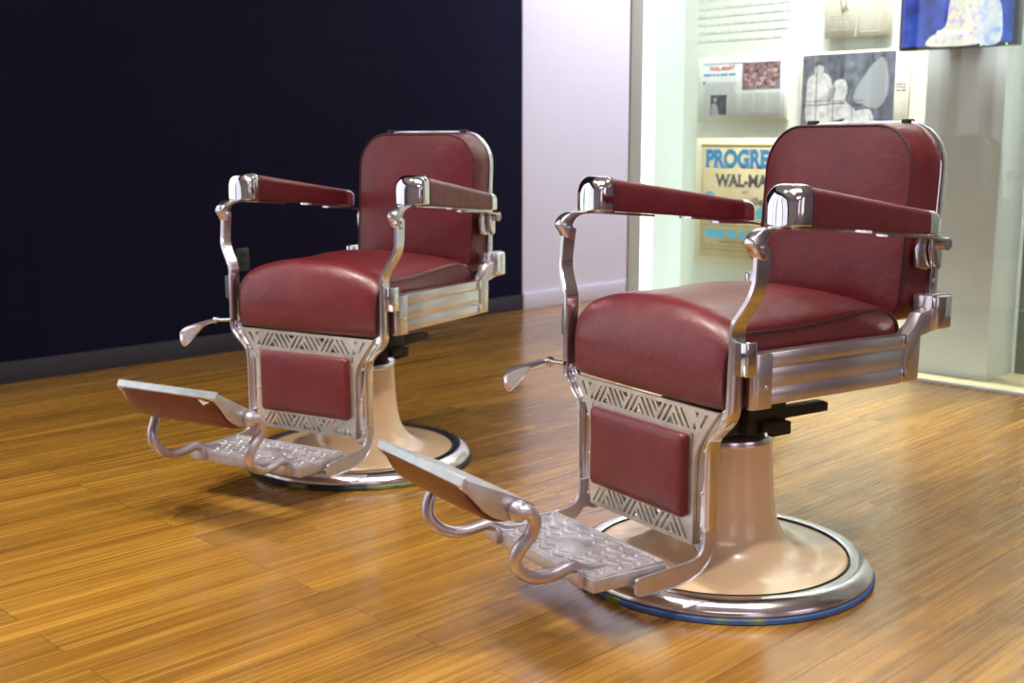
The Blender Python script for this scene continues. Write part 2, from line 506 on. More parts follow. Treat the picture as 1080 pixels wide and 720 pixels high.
scr = ubox('screen', TU-.0012, TU+.001, -2.073, -1.677, 1.178, 1.41, screen(), tv)
def blotch(name, c1, c2, c3, scale, s):
    m, nt, b = new_mat(name)
    n = noise(nt, scale, 4)
    r = ramp(nt, n.outputs[0], [(.36, c1), (.5, c2), (.64, c3)])
    b.inputs['Base Color'].default_value = (.01, .01, .01, 1)
    nt.links.new(r.outputs[0], b.inputs['Emission Color']); b.inputs['Emission Strength'].default_value = s
    return m
def blob_prism(bm, pts, u0, u1):
    """outline given in (V, z)"""
    Q = smooth_path([(v, z, 0) for v, z in pts], 4, True)
    add_prism(bm, [(-q.x, q.y) for q in Q], 0, u0, u1)
def tv_px(px, py):
    # TV picture coordinates measured on the screen plane
    v = -2.083+(px-951)/(1074.5-951)*(.423); z = 1.166+(55-(px-951)*.062-py)/51.5*.178
    return v, z
bm = bmesh.new(); blob_prism(bm, [tv_px(*p) for p in [(986, 50), (984, 42), (1001, 30), (1004, 10), (1010, -4), (1040, -4), (1041, 15), (1034, 32), (1040, 46)]], TU-.0020, TU-.0012)
finish('picture_flowers', bm, blotch('screen_flowers', (.80, .60, .85), (1, .98, .88), (1, 1, .70), 45, 1.0), scr)
bm = bmesh.new(); blob_prism(bm, [tv_px(*p) for p in [(1036, 46), (1036, 20), (1042, 0), (1052, 2), (1058, 14), (1058, 44)]], TU-.0026, TU-.0020)
finish('picture_shirt', bm, blotch('screen_shirt', (.45, .62, 1), (.8, .9, 1), (.95, 1, 1), 30, .95), scr)
bm = bmesh.new()
random.seed(3)
x = 993.
while x < 1026:
    wd = random.choice((1.2, 2.0, 2.6)); v0, z0 = tv_px(x, 37.5); v1, z1 = tv_px(x+wd, 34.2)
    add_box(bm, TU-.0032, TU-.0026, -v1, -v0, z0, z1); x += wd+random.choice((.5, .6, 1.3))
finish('caption', bm, emis('caption_white', (.9, .9, 1), 1.2), scr)
for px in (1039, 1064.7):
    v, z = tv_px(px, 48.6); bm = bmesh.new(); add_box(bm, TU-.002, TU, -v-.0025, -v+.0025, 1.1685, 1.1735)
    finish('indicator_light', bm, emis('green_led', (.35, 1, .05), 1.5), tv)

# printed matter on the back panel -----------------------------------------------------------
def paper(name, c1, c2, scale=14):
    m, nt, b = new_mat(name)
    n = noise(nt, scale, 5, .65); r = ramp(nt, n.outputs[0], [(.3, c1), (.7, c2)])
    nt.links.new(r.outputs[0], b.inputs['Base Color']); b.inputs['Roughness'].default_value = .8
    return m
NEWS = paper('newsprint_cool', (.60, .63, .62), (.70, .73, .71))
AGED = paper('aged_newsprint', (.56, .47, .26), (.68, .60, .38))
CREAM = paper('cream_page', (.70, .66, .50), (.78, .74, .60))
INK = plain('grey_ink', (.10, .10, .11), .8)
FINE = plain('fine_print_grey', (.40, .42, .43), .8)
BLUEINK = plain('blue_ink', (.05, .27, .52), .8)
SKYINK = plain('light_blue_ink', (.10, .40, .55), .8)
REDINK = plain('red_ink', (.60, .07, .06), .8)
def page(name, u, v0, v1, z0, z1, mat, th=.006):
    t = empty(name, (0, 0, 0)); uvobj(t)
    sheet = ubox('sheet', u-th, u, v0, v1, z0, z1, mat, t, .0015)
    return t, u-th
def rects(name, parent, u, items, mat, th=.0005):
    bm = bmesh.new()
    for v0, v1, z0, z1 in items: add_box(bm, u-th, u, -v1, -v0, z0, z1)
    return finish(name, bm, mat, parent, False)
def fine_lines(name, parent, u, v0, v1, z0, z1, pitch, mat, h=.35, seed=1, ragged=True):
    rnd = random.Random(seed); bm = bmesh.new(); z = z1-pitch
    while z > z0:
        v = v0; end = v1-(rnd.random()*.12*(v1-v0) if ragged else 0)
        while v < end:
            wd = rnd.uniform(.6, 2.2)*pitch; e = min(v+wd, end)
            add_box(bm, u-.0005, u, -e, -v, z, z+pitch*h); v = e+pitch*.35
        z -= pitch
    return finish(name, bm, mat, parent, False)
def lettering(name, txt, parent, u, v0, v1, z0, z1, mat, bold=.0, serif=False, th=.0006):
    cu = bpy.data.curves.new('txt', 'FONT'); cu.body = txt; cu.size = 1; cu.offset = bold; cu.extrude = .002
    t = bpy.data.objects.new('txt', cu); C.objects.link(t)
    dg = bpy.context.evaluated_depsgraph_get()
    me = bpy.data.meshes.new_from_object(t.evaluated_get(dg))
    bpy.data.objects.remove(t); bpy.data.curves.remove(cu)
    bm = bmesh.new(); bm.from_mesh(me); bpy.data.meshes.remove(me)
    if serif:       # slab feet under and over the upright strokes
        ys = [v.co.y for v in bm.verts]; y0, y1 = min(ys), max(ys); xs = sorted({round(v.co.x, 3) for v in bm.verts if abs(v.co.y-y0) < .02})
        groups = []
        for x_ in xs:
            if groups and x_-groups[-1][-1] < .17: groups[-1].append(x_)
            else: groups.append([x_])
        for g in groups:
            if g[-1]-g[0] < .3: add_box(bm, g[0]-.045, g[-1]+.045, y0, y0+.07, -.002, .002)
        xs = sorted({round(v.co.x, 3) for v in bm.verts if abs(v.co.y-y1) < .02})
        groups = []
        for x_ in xs:
            if groups and x_-groups[-1][-1] < .17: groups[-1].append(x_)
            else: groups.append([x_])
        for g in groups:
            if g[-1]-g[0] < .3: add_box(bm, g[0]-.045, g[-1]+.045, y1-.07, y1, -.002, .002)
    xs = [v.co.x for v in bm.verts]; ys = [v.co.y for v in bm.verts]
    sx = (v1-v0)/(max(xs)-min(xs)); sy = (z1-z0)/(max(ys)-min(ys)); x0, y0 = min(xs), min(ys)
    for v in bm.verts:
        x_, y_, z_ = v.co
        v.co = (u-(th if z_ > 0 else 0), -(v0+(x_-x0)*sx), z0+(y_-y0)*sy)
    return finish(name, bm, mat, parent, False)

# introductory text printed straight on the panel
t = empty('wall_text', (0, 0, 0)); uvobj(t)
tag(t, 'faint grey paragraph of exhibition text printed on the pale green panel, above the red-headed newspaper', 'wall text')
fine_lines('text_lines', t, UB-.0005, -3.175, -2.68, 1.27, 1.62, .0345, plain('pale_grey_text', (.62, .65, .62), .8), .30, 5)

# newspaper page 1 (red headline)
t, u = page('newspaper_page', UB-.012, -3.15, -2.712, .945, 1.196, NEWS)
tag(t, 'framed newspaper spread with a red WAL-MART headline and a colour crowd picture', 'newspaper')
ubox('backing_board', UB-.0118, UB-.001, -3.158, -2.704, .937, 1.203, CREAMP, t, .001)
lettering('headline', 'WAL-MART', t, u, -3.095, -2.965, 1.150, 1.168, REDINK, .03)
fine_lines('subheading', t, u, -3.125, -2.935, 1.125, 1.147, .019, BLUEINK, .45, 2)
rects('top_rule', t, u, [(-3.13, -2.92, 1.176, 1.180)], SKYINK)
rects('initial', t, u, [(-3.128, -3.118, 1.092, 1.106)], BLUEINK)
fine_lines('columns', t, u, -3.12, -2.945, 1.045, 1.105, .0085, FINE, .3, 3)
fine_lines('columns', t, u, -3.12, -3.095, .965, 1.045, .0085, FINE, .3, 3)
fine_lines('columns', t, u, -2.99, -2.945, .965, 1.045, .0085, FINE, .3, 9)
for k in range(3):
    fine_lines('columns', t, u, -2.925+k*.066, -2.868+k*.066, .965, 1.055, .0085, FINE, .32, 11+k)
def photo_mat(name, stops, scale):
    m, nt, b = new_mat(name)
    n = noise(nt, scale, 6, .7); r = ramp(nt, n.outputs[0], stops)
    nt.links.new(r.outputs[0], b.inputs['Base Color']); b.inputs['Roughness'].default_value = .5
    return m
ph = ubox('crowd_picture', u-.0008, u, -2.926, -2.738, 1.068, 1.178, photo_mat('crowd_print', [(.35, (.02, .02, .06)), (.46, (.22, .07, .07)), (.54, (.38, .28, .26)), (.62, (.08, .12, .34))], 60), t)
bm = bmesh.new(); rnd = random.Random(4)
for k in range(26):
    v = rnd.uniform(-2.918, -2.746); z = rnd.uniform(1.078, 1.155)
    Q = [(-(v+.006*math.cos(a)), z+.007*math.sin(a)) for a in [i*math.pi/4 for i in range(8)]]
    add_prism(bm, Q, 0, u-.0014, u-.0008)
finish('faces', bm, photo_mat('crowd_faces', [(.4, (.45, .25, .2)), (.5, (.6, .42, .36)), (.6, (.55, .6, .7))], 90), ph)
ph = ubox('portrait_picture', u-.0008, u, -3.087, -3.003, .962, 1.047, photo_mat('dark_print', [(.3, (.02, .02, .025)), (.7, (.12, .12, .13))], 30), t)
bm = bmesh.new(); blob_prism(bm, [(-3.078, .964), (-3.08, 1.0), (-3.068, 1.012), (-3.052, 1.0), (-3.045, .964)], u-.0014, u-.0008)
add_prism(bm, [(3.062+.009*math.cos(a), 1.026+.011*math.sin(a)) for a in [i*math.pi/5 for i in range(10)]], 0, u-.0014, u-.0008)
finish('sitter', bm, plain('print_light_grey', (.34, .34, .34), .6), ph)

# photograph page
t, u = page('photograph_page', UB-.012, -2.64, -2.168, .86, 1.20, CREAM)
tag(t, 'magazine spread with a large black and white photograph of a man in a white jacket', 'photograph')
PH = lambda px, py: (-2.636+(px-846)/100*.408, 1.193-(py-(59-(px-846)*.065))/74*.285)
ph = ubox('picture', u-.0008, u, -2.634, -2.228, .872, 1.192, photo_mat('grey_print', [(.32, (.02, .022, .03)), (.5, (.08, .09, .12)), (.68, (.20, .21, .26))], 22), t)
PL = photo_mat('print_white', [(.35, (.30, .30, .30)), (.55, (.56, .56, .54))], 26); PG = plain('print_mid', (.26, .27, .29), .6); PD = plain('print_black', (.03, .03, .035), .6)
def pblob(name, pts, mat, k):
    bm = bmesh.new(); blob_prism(bm, [PH(*p) for p in pts], u-.0008-.0006*k, u-.0008-.0006*(k-1)); return finish(name, bm, mat, ph)
pblob('white_jacket', [(853, 128), (852, 100), (853, 84), (861, 78), (868, 76), (877, 80), (880, 92), (876, 104), (873, 128)], PL, 1)
pblob('head', [(861, 78), (861, 68), (866, 65), (870, 70), (869, 78)], plain('print_skin', (.42, .42, .42), .6), 2)
pblob('hair', [(861, 70), (862, 65), (868, 65), (870, 69), (865, 68)], PD, 3)
pblob('draped_figure', [(874, 128), (876, 106), (880, 92), (884, 84), (893, 83), (897, 92), (895, 104), (905, 112), (904, 118), (880, 126)], PL, 2)
pblob('arm', [(877, 94), (884, 90), (884, 96), (876, 104)], PG, 4)
pblob('white_cloth', [(893, 128), (904, 116), (914, 112), (922, 112), (926, 122), (924, 130)], PL, 3)
pblob('grey_shape', [(903, 100), (920, 70), (934, 60), (940, 90), (930, 110), (915, 108)], PG, 1)  # mid-grey shape in the print
rects('fold_lines', ph, u-.0034, [(PH(863, 0)[0], PH(863.6, 0)[0], .873, 1.191), (PH(882, 0)[0], PH(882.6, 0)[0], .873, 1.191), (PH(903, 0)[0], PH(903.6, 0)[0], .873, 1.191), (-2.633, -2.35, 1.006, 1.009)], plain('fold_grey', (.07, .07, .08), .6))
fine_lines('caption_text', t, u, -2.222, -2.178, 1.035, 1.075, .012, INK, .4, 8)

# cream booklet page
t, u = page('booklet_page', UB-.012, -2.54, -2.252, 1.252, 1.62, CREAM)
tag(t, 'open cream booklet spread pinned at the top edge, beside the television', 'booklet')
rects('fold_line', t, u, [(-2.405, -2.402, 1.252, 1.62)], plain('fold_shade', (.50, .47, .38), .8))
fine_lines('left_text', t, u, -2.522, -2.42, 1.275, 1.345, .0125, plain('booklet_ink', (.42, .40, .34), .8), .35, 12)
fine_lines('right_text', t, u, -2.388, -2.268, 1.270, 1.60, .011, plain('booklet_pale_ink', (.58, .54, .46), .8), .35, 13)
bm = bmesh.new(); add_tube(bm, smooth_path([(u-.0006, 2.475, 1.40), (u-.0006, 2.470, 1.375), (u-.0006, 2.462, 1.352), (u-.0006, 2.455, 1.375)], 5), .0022, 6)
add_tube(bm, smooth_path([(u-.0006, 2.450, 1.40), (u-.0006, 2.448, 1.37), (u-.0006, 2.440, 1.358)], 5), .002, 6)
finish('drawing', bm, INK, t)

# PROGRESS poster
t, u = page('newspaper_poster', UB-.014, -3.128, -2.68, .345, .842, AGED)
tag(t, 'yellowed newspaper poster with blue PROGRESS lettering, behind the right chair armrest', 'newspaper')
ubox('mount_board', UB-.0138, UB-.001, -3.158, -2.655, .318, .862, paper('board_cream', (.66, .64, .46), (.74, .72, .54)), t, .0015)
DK = plain('brown_rule', (.26, .20, .10), .8)
rects('border_rule', t, u, [(-3.128, -2.68, .826, .834), (-3.118, -3.1155, .38, .826), (-3.11, -2.70, .376, .381)], DK)
lettering('title', 'PROGRESS', t, u, -3.105, -2.700, .736, .815, BLUEINK, .05, True)
lettering('subtitle', 'WAL-MART', t, u, -3.05, -2.70, .655, .708, INK, .035, True)
lettering('small_word', 'in', t, u, -2.905, -2.88, .628, .643, INK, .0)
lettering('place_name', 'Bentonville', t, u, -3.03, -2.80, .578, .612, INK, .02, False)
bm = bmesh.new(); add_prism(bm, [(3.078+.033*math.cos(a), .605+.028*math.sin(a)) for a in [i*math.pi/12 for i in range(24)]], 0, u-.0006, u)
finish('blue_seal', bm, SKYINK, t)
bm = bmesh.new(); add_prism(bm, [(2.80+.034*math.cos(a), .545+.028*math.sin(a)) for a in [i*math.pi/12 for i in range(24)]], 0, u-.0006, u)
finish('blue_seal', bm, SKYINK, t)
fine_lines('body_text', t, u, -3.09, -2.72, .50, .57, .012, plain('sepia_text', (.38, .32, .18), .8), .3, 21)
fine_lines('blue_line', t, u, -3.095, -2.72, .418, .478, .048, SKYINK, .72, 22, False)
fine_lines('closing_text', t, u, -3.02, -2.80, .40, .424, .012, INK, .35, 23)
rects('text_box', t, u, [(-3.105, -2.70, .484, .487), (-3.105, -2.70, .393, .396), (-3.105, -3.102, .393, .487)], DK)

# ------------------------------------------------------------------ barber chair
def arch_loop(y, xc, hw, z0, z1, r, dz_back=0.):
    return [(x, y, z) for x, z in rrect(hw, z0, z1, r, min(.004, r), 7, xc)]

def barber_chair(loc, yaw, lift, pad_rot, felt, label):
    root = empty('barber_chair', loc, yaw)
    tag(root, label, 'barber chair', 'barber chairs')
    L0 = (0, 0, lift)
    def part(name, bm, mat, parent=root, smooth=True, label=None):
        o = finish(name, bm, mat, parent, smooth, loc=L0 if parent is root else None)
        if label: o['label'] = label
        return o
    # ---- base
    bm = bmesh.new(); add_lathe(bm, [(.10, 0), (.300, 0), (.3025, .003), (.302, .009), (.298, .012), (.10, .012)])
    for k in range(420):
        a = 2*math.pi*k/420+random.uniform(-.004, .004); r = .301; q = random.uniform(.0015, .0035)
        c, s = math.cos(a), math.sin(a); p = Vector((r*c, r*s, random.uniform(.002, .010)))
        tv_ = Vector((-s, c, 0))*.0018
        vs = [bm.verts.new(p-tv_), bm.verts.new(p+tv_), bm.verts.new(p+Vector((c, s, random.uniform(-.5, .3)))*q)]
        bm.faces.new(vs)
    o = finish('felt_pad', bm, felt, root)
    bm = bmesh.new()
    add_lathe(bm, [(.25, .010), (.296, .012), (.2985, .015), (.2985, .019), (.296, .023), (.292, .028), (.286, .034), (.278, .038), (.268, .040), (.258, .039), (.2535, .036), (.2525, .030)], 128)
    finish('base_rim', bm, NICKEL, root)
    bm = bmesh.new(); add_tube(bm, [Vector((.2520*math.cos(a), .2520*math.sin(a), .0372)) for a in [i*math.pi/48 for i in range(96)]], .0020, 6, closed=True)
    finish('gasket', bm, IRON, root)
    bm = bmesh.new()
    prof = [(.2515, .028), (.2510, .0345), (.248, .0362), (.235, .0375), (.215, .039), (.195, .0415), (.178, .0455), (.160, .052), (.145, .060), (.132, .071), (.1215, .085), (.1135, .102), (.108, .122), (.1045, .145), (.102, .172), (.1000, .205), (.0985, .24), (.0970, .268), (.0955, .272), (.06, .272)]
    P = smooth_path([(r, 0, z) for r, z in prof], 2)
    add_lathe(bm, [(p.x, p.z) for p in P], 128)
    finish('pedestal', bm, ENAMEL, root)
    bm = bmesh.new()
    add_lathe(bm, [(.07, .268), (.098, .270), (.1005, .273), (.1005, .281), (.098, .285), (.090, .290), (.070, .300), (.05, .303)], 96)
    part('collar', bm, NICKEL)
    # ---- black iron mechanism under the seat
    bm = bmesh.new()
    add_box(bm, -.10, .10, -.085, .05, .300, .345, .006)
    add_box(bm, .085, .125, -.055, .045, .304, .385, .005)
    add_box(bm, -.125, -.085, -.055, .045, .304, .385, .005)
    add_box(bm, -.19, .19, -.15, -.12, .42, .45, .003)
    add_box(bm, -.19, .19, .10, .13, .42, .45, .003)
    add_box(bm, -.06, .06, -.10, .10, .34, .43, .01)
    add_box(bm, .02, .045, -.145, -.11, .335, .45, .003)
    add_tube(bm, [(.128, -.03, .318), (.128, .02, .318)], .012, 10)
    add_box(bm, .118, .134, .0, .05, .296, .322, .003)
    o = part('swivel_mechanism', bm, IRON, label='black iron mechanism under the seat')
    bm = bmesh.new()
    add_prism(bm, [(.03, .325), (.03, .347), (.15, .347), (.163, .342), (.163, .326), (.15, .325)], 0, .100, .122, .002)
    f = finish('release_bar', bm, IRON, o)
    # ---- seat
    P0 = [(-.160, .388, 0, .2), (-.185, .386, 0, .5), (-.200, .392, 0, 1), (-.2055, .415, 0, 1), (-.206, .44, .1, 1), (-.205, .465, .25, 1), (-.200, .490, .5, .9),
          (-.188, .508, .8, .6), (-.170, .517, 1, .3), (-.140, .520, 1, 0), (-.09, .519, 1, 0), (-.03, .520, 1, 0), (.04, .525, 1, 0), (.10, .530, 1, 0), (.16, .534, .9, 0),
          (.20, .531, .8, 0), (.226, .518, .5, 0), (.238, .500, .2, 0), (.240, .482, 0, 0), (.232, .474, 0, 0), (.05, .474, 0, 0), (-.09, .474, 0, 0), (-.125, .462, 0, 0), (-.142, .43, 0, 0), (-.148, .40, 0, 0)]
    def sec(x, crown, fwd, shrink=0.):
        out = []
        for (y, z, wt, wf) in P0:
            tf = 1.0
            if y > .05: tf = 1-.55*min(1, (y-.05)/.18)
            yy = y-fwd*wf; zz = z+crown*wt*tf
            if shrink:
                cy, cz = .02, .49
                yy += (cy-yy)*shrink*.3; zz += (cz-zz)*shrink
            out.append(Vector((x, yy, zz)))
        return smooth_path(out, 3, True)
    xs = [(.2150, -.003, -.002), (.2160, .001, .000), (.2145, .006, .0025), (.207, .012, .0045), (.192, .020, .006), (.165, .0285, .008), (.13, .037, .010), (.08, .044, .0115), (0, .047, .012)]
    secs = [sec(x, c, f_) for x, c, f_ in xs]
    loops = secs + [sec(-x, c, f_) for x, c, f_ in xs[-2::-1]]
    bm = bmesh.new(); add_loft(bm, loops)
    seat = part('seat_cushion', bm, LEATHER_SEAT)
    for sx in (1, -1):
        bm = bmesh.new()
        pp = [(.2158*sx, y, z+.000) for (y, z, a, b_) in P0[2:19]]
        add_tube(bm, smooth_path(pp, 4), .0032, 8)
        finish('piping', bm, PIPING, seat)
    bm = bmesh.new(); add_box(bm, -.205, .205, -.135, .235, .452, .476, .004)
    part('seat_base', bm, IRON)
    # ---- backrest
    yf = lambda z: .268+.072*(z-.52)
    def bk(y, hw, z0, z1, rt, rb):
        return [(x, y+.072*(z-.52), z) for x, z in rrect(hw, z0, z1, rt, rb, 10)]
    Z0, Z1 = .500, .882
    bm = bmesh.new()
    zc = (Z0+Z1)/2; hz = (Z1-Z0)/2
    pil = []
    for s_ in (1, .985, .96, .92, .86, .78, .68, .56, .42, .26, .1):
        pil.append(bk(.2685-.017*(1-s_**2.6), .190*s_, zc-(hz-.004)*s_, zc+(hz-.004)*s_, .088*s_, .046*s_))
    add_loft(bm, [bk(.343, .1955, Z0-.004, Z1+.003, .094, .052), bk(.330, .197, Z0-.004, Z1+.003, .094, .052), bk(.305, .196, Z0-.002, Z1+.001, .092, .050), bk(.284, .1935, Z0+.002, Z1-.002, .090, .048), bk(.273, .1910, Z0+.0035, Z1-.0035, .089, .047)]+pil)
    back = part('backrest_cushion', bm, LEATHER)
    bm = bmesh.new(); add_tube(bm, [Vector(p) for p in bk(.2685, .1918, Z0+.0025, Z1-.0025, .089, .047)], .0027, 8, closed=True)
    finish('piping', bm, PIPING, back)
    bm = bmesh.new()
    add_loft(bm, [bk(.342, .1990, .57, Z1+.0065, .096, .05), bk(.344, .2000, .569, Z1+.0075, .097, .05), bk(.358, .2000, .569, Z1+.0075, .097, .05), bk(.366, .196, .575, Z1+.004, .093, .048), bk(.371, .18, .59, Z1-.015, .08, .04), bk(.374, .12, .65, Z1-.08, .06, .03)])
    sh = part('back_shell', bm, CHROME)
    for x in (-.1418, .108):
        bm = bmesh.new(); add_box(bm, x-.009, x+.009, .362, .384, Z1-.002, Z1+.0105, .003)
        finish('headrest_socket', bm, IRON, sh)
    for sx in (1, -1):
        bm = bmesh.new()
        a, b_ = sorted((.1955*sx, .2035*sx))
        pts = [(.343, .50), (.347, .60), (.352, .66), (.372, .66), (.370, .60), (.366, .50)]
        add_prism(bm, pts, 0, a, b_, .0015)
        br = part('back_bar', bm, NICKEL)
        for z_ in (.580, .538):
            bm = bmesh.new(); add_sphere(bm, (.2035*sx, .356, z_), .0045, (.5, 1, 1)); finish('rivet', bm, CHROME, br)
    # ---- armrests
    for sx in (1, -1):
        # (y, xcentre, halfwidth, z0, z1, r)
        def al(y, xc, hw, z0, z1, r): return arch_loop(y, xc*sx, hw, z0, z1, r)
        def ap(t):   # leather pad along its length
            y = -.108+t*.342
            xi = .229+(.198-.229)*t; xo = .309+(.284-.309)*t
            z0 = .7085+(.6795-.7085)*t; z1 = .7755+(.7235-.7755)*t
            return y, (xi+xo)/2, (xo-xi)/2, z0, z1, .016+(.012-.016)*t
        bm = bmesh.new()
        add_loft(bm, [al(*ap(t)) for t in [0, .02, .1, .2, .35, .5, .65, .8, .9, .98, 1.0]])
        pad = part('armrest', bm, LEATHER)
        bm = bmesh.new()
        y, xc, hw, z0, z1, r = ap(0.012)
        add_tube(bm, [Vector(p) for p in al(y, xc, hw+.0008, z0-.0005, z1+.0008, r)], .0022, 6, closed=True)
        finish('piping', bm, PIPING, pad)
        bm = bmesh.new()
        cs = [al(-.105, .269, .0408, .7075, .7775, .019), al(-.114, .2692, .0412, .7085, .7790, .020)]
        for k in range(13):
            a_ = math.radians(87*k/12); f_ = (1-math.sin(a_)**3.2)**(1/3.2)
            cs.append(al(-.118-.0295*math.sin(a_), .2693, .0412*f_, .7090, .7792-.030*(1-math.cos(a_)), min(.026, .040*f_*.9)))
        add_loft(bm, cs)
        finish('front_cap', bm, CHROME, pad)
        bm = bmesh.new()
        add_loft(bm, [al(.232, .241, .0437, .6785, .7245, .013), al(.250, .2405, .0435, .677, .7225, .014), al(.262, .240, .041, .6765, .7195, .015), al(.270, .240, .036, .678, .715, .016), al(.274, .240, .027, .682, .708, .012)])
        finish('rear_cap', bm, CHROME, pad)
        bm = bmesh.new()
        add_prism(bm, [(-.135, .7035), (-.135, .7085), (.02, .6965), (.02, .6920)], 0, *sorted((.247*sx, .292*sx)), .001)
        add_prism(bm, [(.10, .6855), (.10, .6905), (.272, .677), (.272, .6715)], 0, *sorted((.222*sx, .262*sx)), .001)
        finish('mounting_plate', bm, NICKEL, pad)
        # rear pivot: curled knuckle under the rear cap joined to the back
        bm = bmesh.new()
        add_prism(bm, [(.17, .6745), (.17, .6790), (.272, .6745), (.335, .6640), (.352, .6660), (.352, .6600), (.335, .6580), (.272, .6690)], 0, *sorted((.212*sx, .240*sx)), .001)
        add_tube(bm, [(.206*sx, .350, .6530), (.236*sx, .350, .6530)], .0125, 16)
        add_prism(bm, [(.300, .6640), (.292, .6450), (.296, .6080), (.318, .6020), (.345, .6080), (.352, .6450), (.345, .6560)], 0, *sorted((.200*sx, .212*sx)), .002)
        add_prism(bm, [(.322, .6640), (.318, .6400), (.328, .6120), (.342, .6020), (.350, .6100), (.350, .6500)], 0, *sorted((.214*sx, .224*sx)), .002)
        pv = part('arm_pivot', bm, NICKEL)
        # ---- front support: a flat bar bent in and out, with a scroll at the top
        cl = [(.675, .2740), (.655, .2750), (.635, .2755), (.612, .2750), (.592, .2700), (.572, .2590), (.552, .2460), (.535, .2400), (.50, .2400), (.44, .2400), (.40, .2400), (.385, .2385),
              (.372, .2320), (.355, .2170), (.340, .2010), (.328, .1925), (.310, .1888), (.28, .1880), (.22, .1880), (.165, .1880)]
        yfr = [(.675, -.1985, .031), (.62, -.2020, .029), (.55, -.2160, .033), (.46, -.2180, .031), (.38, -.2200, .030), (.33, -.2175, .030), (.16, -.2165, .0290)]
        def yw(z):
            for (za, ya, wa), (zb, yb, wb) in zip(yfr, yfr[1:]):
                if z >= zb:
                    k = (z-zb)/(za-zb); k = min(1, max(0, k)); return yb+(ya-yb)*k, wb+(wa-wb)*k
            return yfr[-1][1:]
        pth = smooth_path([(x, 0, z) for z, x in cl], 3)
        loops = []
        for i, p in enumerate(pth):
            a_ = pth[max(0, i-1)]; b2 = pth[min(len(pth)-1, i+1)]; T = (b2-a_).normalized(); nx = Vector((T.z, 0, -T.x))
            if nx.x < 0: nx = -nx
            y0, wd = yw(p.z); h = .0062; q = .0022; Lp = []
            for (dn, dy) in ((-h+q, 0), (h-q, 0), (h, q), (h, wd-q), (h-q, wd), (-h+q, wd), (-h, wd-q), (-h, q)):
                c_ = p+nx*dn*(.75+.25*min(1, max(0, (p.z-.50)/.1)) if p.z > .36 else .48); Lp.append((c_.x*sx, y0+dy, c_.z))
            loops.append(Lp)
        bm = bmesh.new(); add_loft(bm, loops)
        # foot: curves forward beside the footplate
        foot = [(-.2165, .172), (-.2165, .150), (-.2190, .134), (-.2280, .1230), (-.246, .1175), (-.366, .1095), (-.3695, .106), (-.3700, .082), (-.366, .0775), (-.330, .0765), (-.285, .0765), (-.250, .0815), (-.2230, .0920), (-.2040, .1090), (-.1925, .130), (-.1880, .150), (-.1880, .172)]
        fb_ = bmesh.new(); add_prism(fb_, foot, 0, .1835*sx, .1912*sx, .0012, 1, inset=.0034, depth=.0022)
        sup = part('arm_support', bm, NICKEL)
        finish('foot_bracket', fb_, DULL, sup)
        # scroll
        bm = bmesh.new()
        sc = smooth_path([(y, z, 0) for y, z in [(-.2135, .6840), (-.2095, .6930), (-.2000, .7015), (-.1830, .7075), (-.160, .7090), (-.130, .7080), (-.130, .7035), (-.156, .7020), (-.1720, .6960), (-.1815, .684), (-.1825, .670), (-.180, .655), (-.1960, .656), (-.2050, .669), (-.2110, .6765)]], 4, True)
        add_prism(bm, [(p.x, p.y) for p in sc], 0, .2600*sx, .2850*sx, .0035, 3)
        add_tube(bm, [(.2555*sx, -.190, .6735), (.2895*sx, -.190, .6735)], .0068, 14)
        finish('scroll', bm, NICKEL, sup)
        # clip block
        bm = bmesh.new(); add_box(bm, *sorted((.243*sx, .2685*sx)), -.2055, -.180, .456, .515, .003, 3)
        finish('clip_block', bm, CHROME if sx > 0 else GREYPL, sup)
        if sx < 0:
            sup.children[-1]['label'] = 'grey clip block'
        # inner flange with rivets, follows the edge of the apron
        inn = smooth_path([(x, z, 0) for x, z in [(.2130, .3880), (.1975, .368), (.1790, .345), (.1620, .320), (.1525, .298), (.1500, .27), (.1500, .20), (.1500, .118)]], 5)
        out_ = smooth_path([(x, z, 0) for x, z in [(.2360, .402), (.2330, .388), (.2260, .370), (.2060, .348), (.1930, .328), (.1870, .306), (.1860, .27), (.1860, .20), (.1860, .112)]], 5)
        bm = bmesh.new()
        add_prism(bm, [(p.x*sx, p.y) for p in inn]+[(p.x*sx, p.y) for p in out_[::-1]], 1, -.2045, -.1975, .001)
        fl = part('leg_flange', bm, CHROME)
        for (x, z) in ((.2160, .3735), (.1720, .308), (.1670, .229), (.1700, .145)):
            bm = bmesh.new(); add_sphere(bm, (x*sx, -.2055, z), .0040, (1, .7, 1), 10)
            finish('rivet', bm, CHROME, fl)
        # ---- side rail
        bm = bmesh.new()
        a, b_ = sorted((.222*sx, .2500*sx))
        add_box(bm, a, b_, -.150, .235, .400, .4890, .002)
        for (z0, z1, d) in ((.466, .4895, .0045), (.3985, .4250, .0055), (.4290, .4630, .0020)):
            a, b_ = sorted((.246*sx, (.2500+d)*sx)); add_box(bm, a, b_, -.145, .207, z0, z1, .0015)
        rail = part('side_rail', bm, RAILMETAL)
        bm = bmesh.new()
        add_prism(bm, rrect_xy(sx), 2, .3945, .4905, .0015)
        fc = finish('front_bracket', bm, RAILMETAL, rail)
        bm = bmesh.new(); add_sphere(bm, (.2625*sx, -.150, .432), .0048, (.5, 1, 1), 10); finish('rivet', bm, CHROME, rail)
        for (z0, z1) in ((.4000, .4260), (.4650, .4900)):
            bm = bmesh.new()
            a, b_ = sorted((.246*sx, .2575*sx)); add_box(bm, a, b_, .2075, .2205, z0, z1, .002)
            finish('rear_clamp', bm, CHROME, rail)
        # rear bracket rising to the back
        bm = bmesh.new()
        a, b_ = sorted((.2255*sx, .2520*sx))
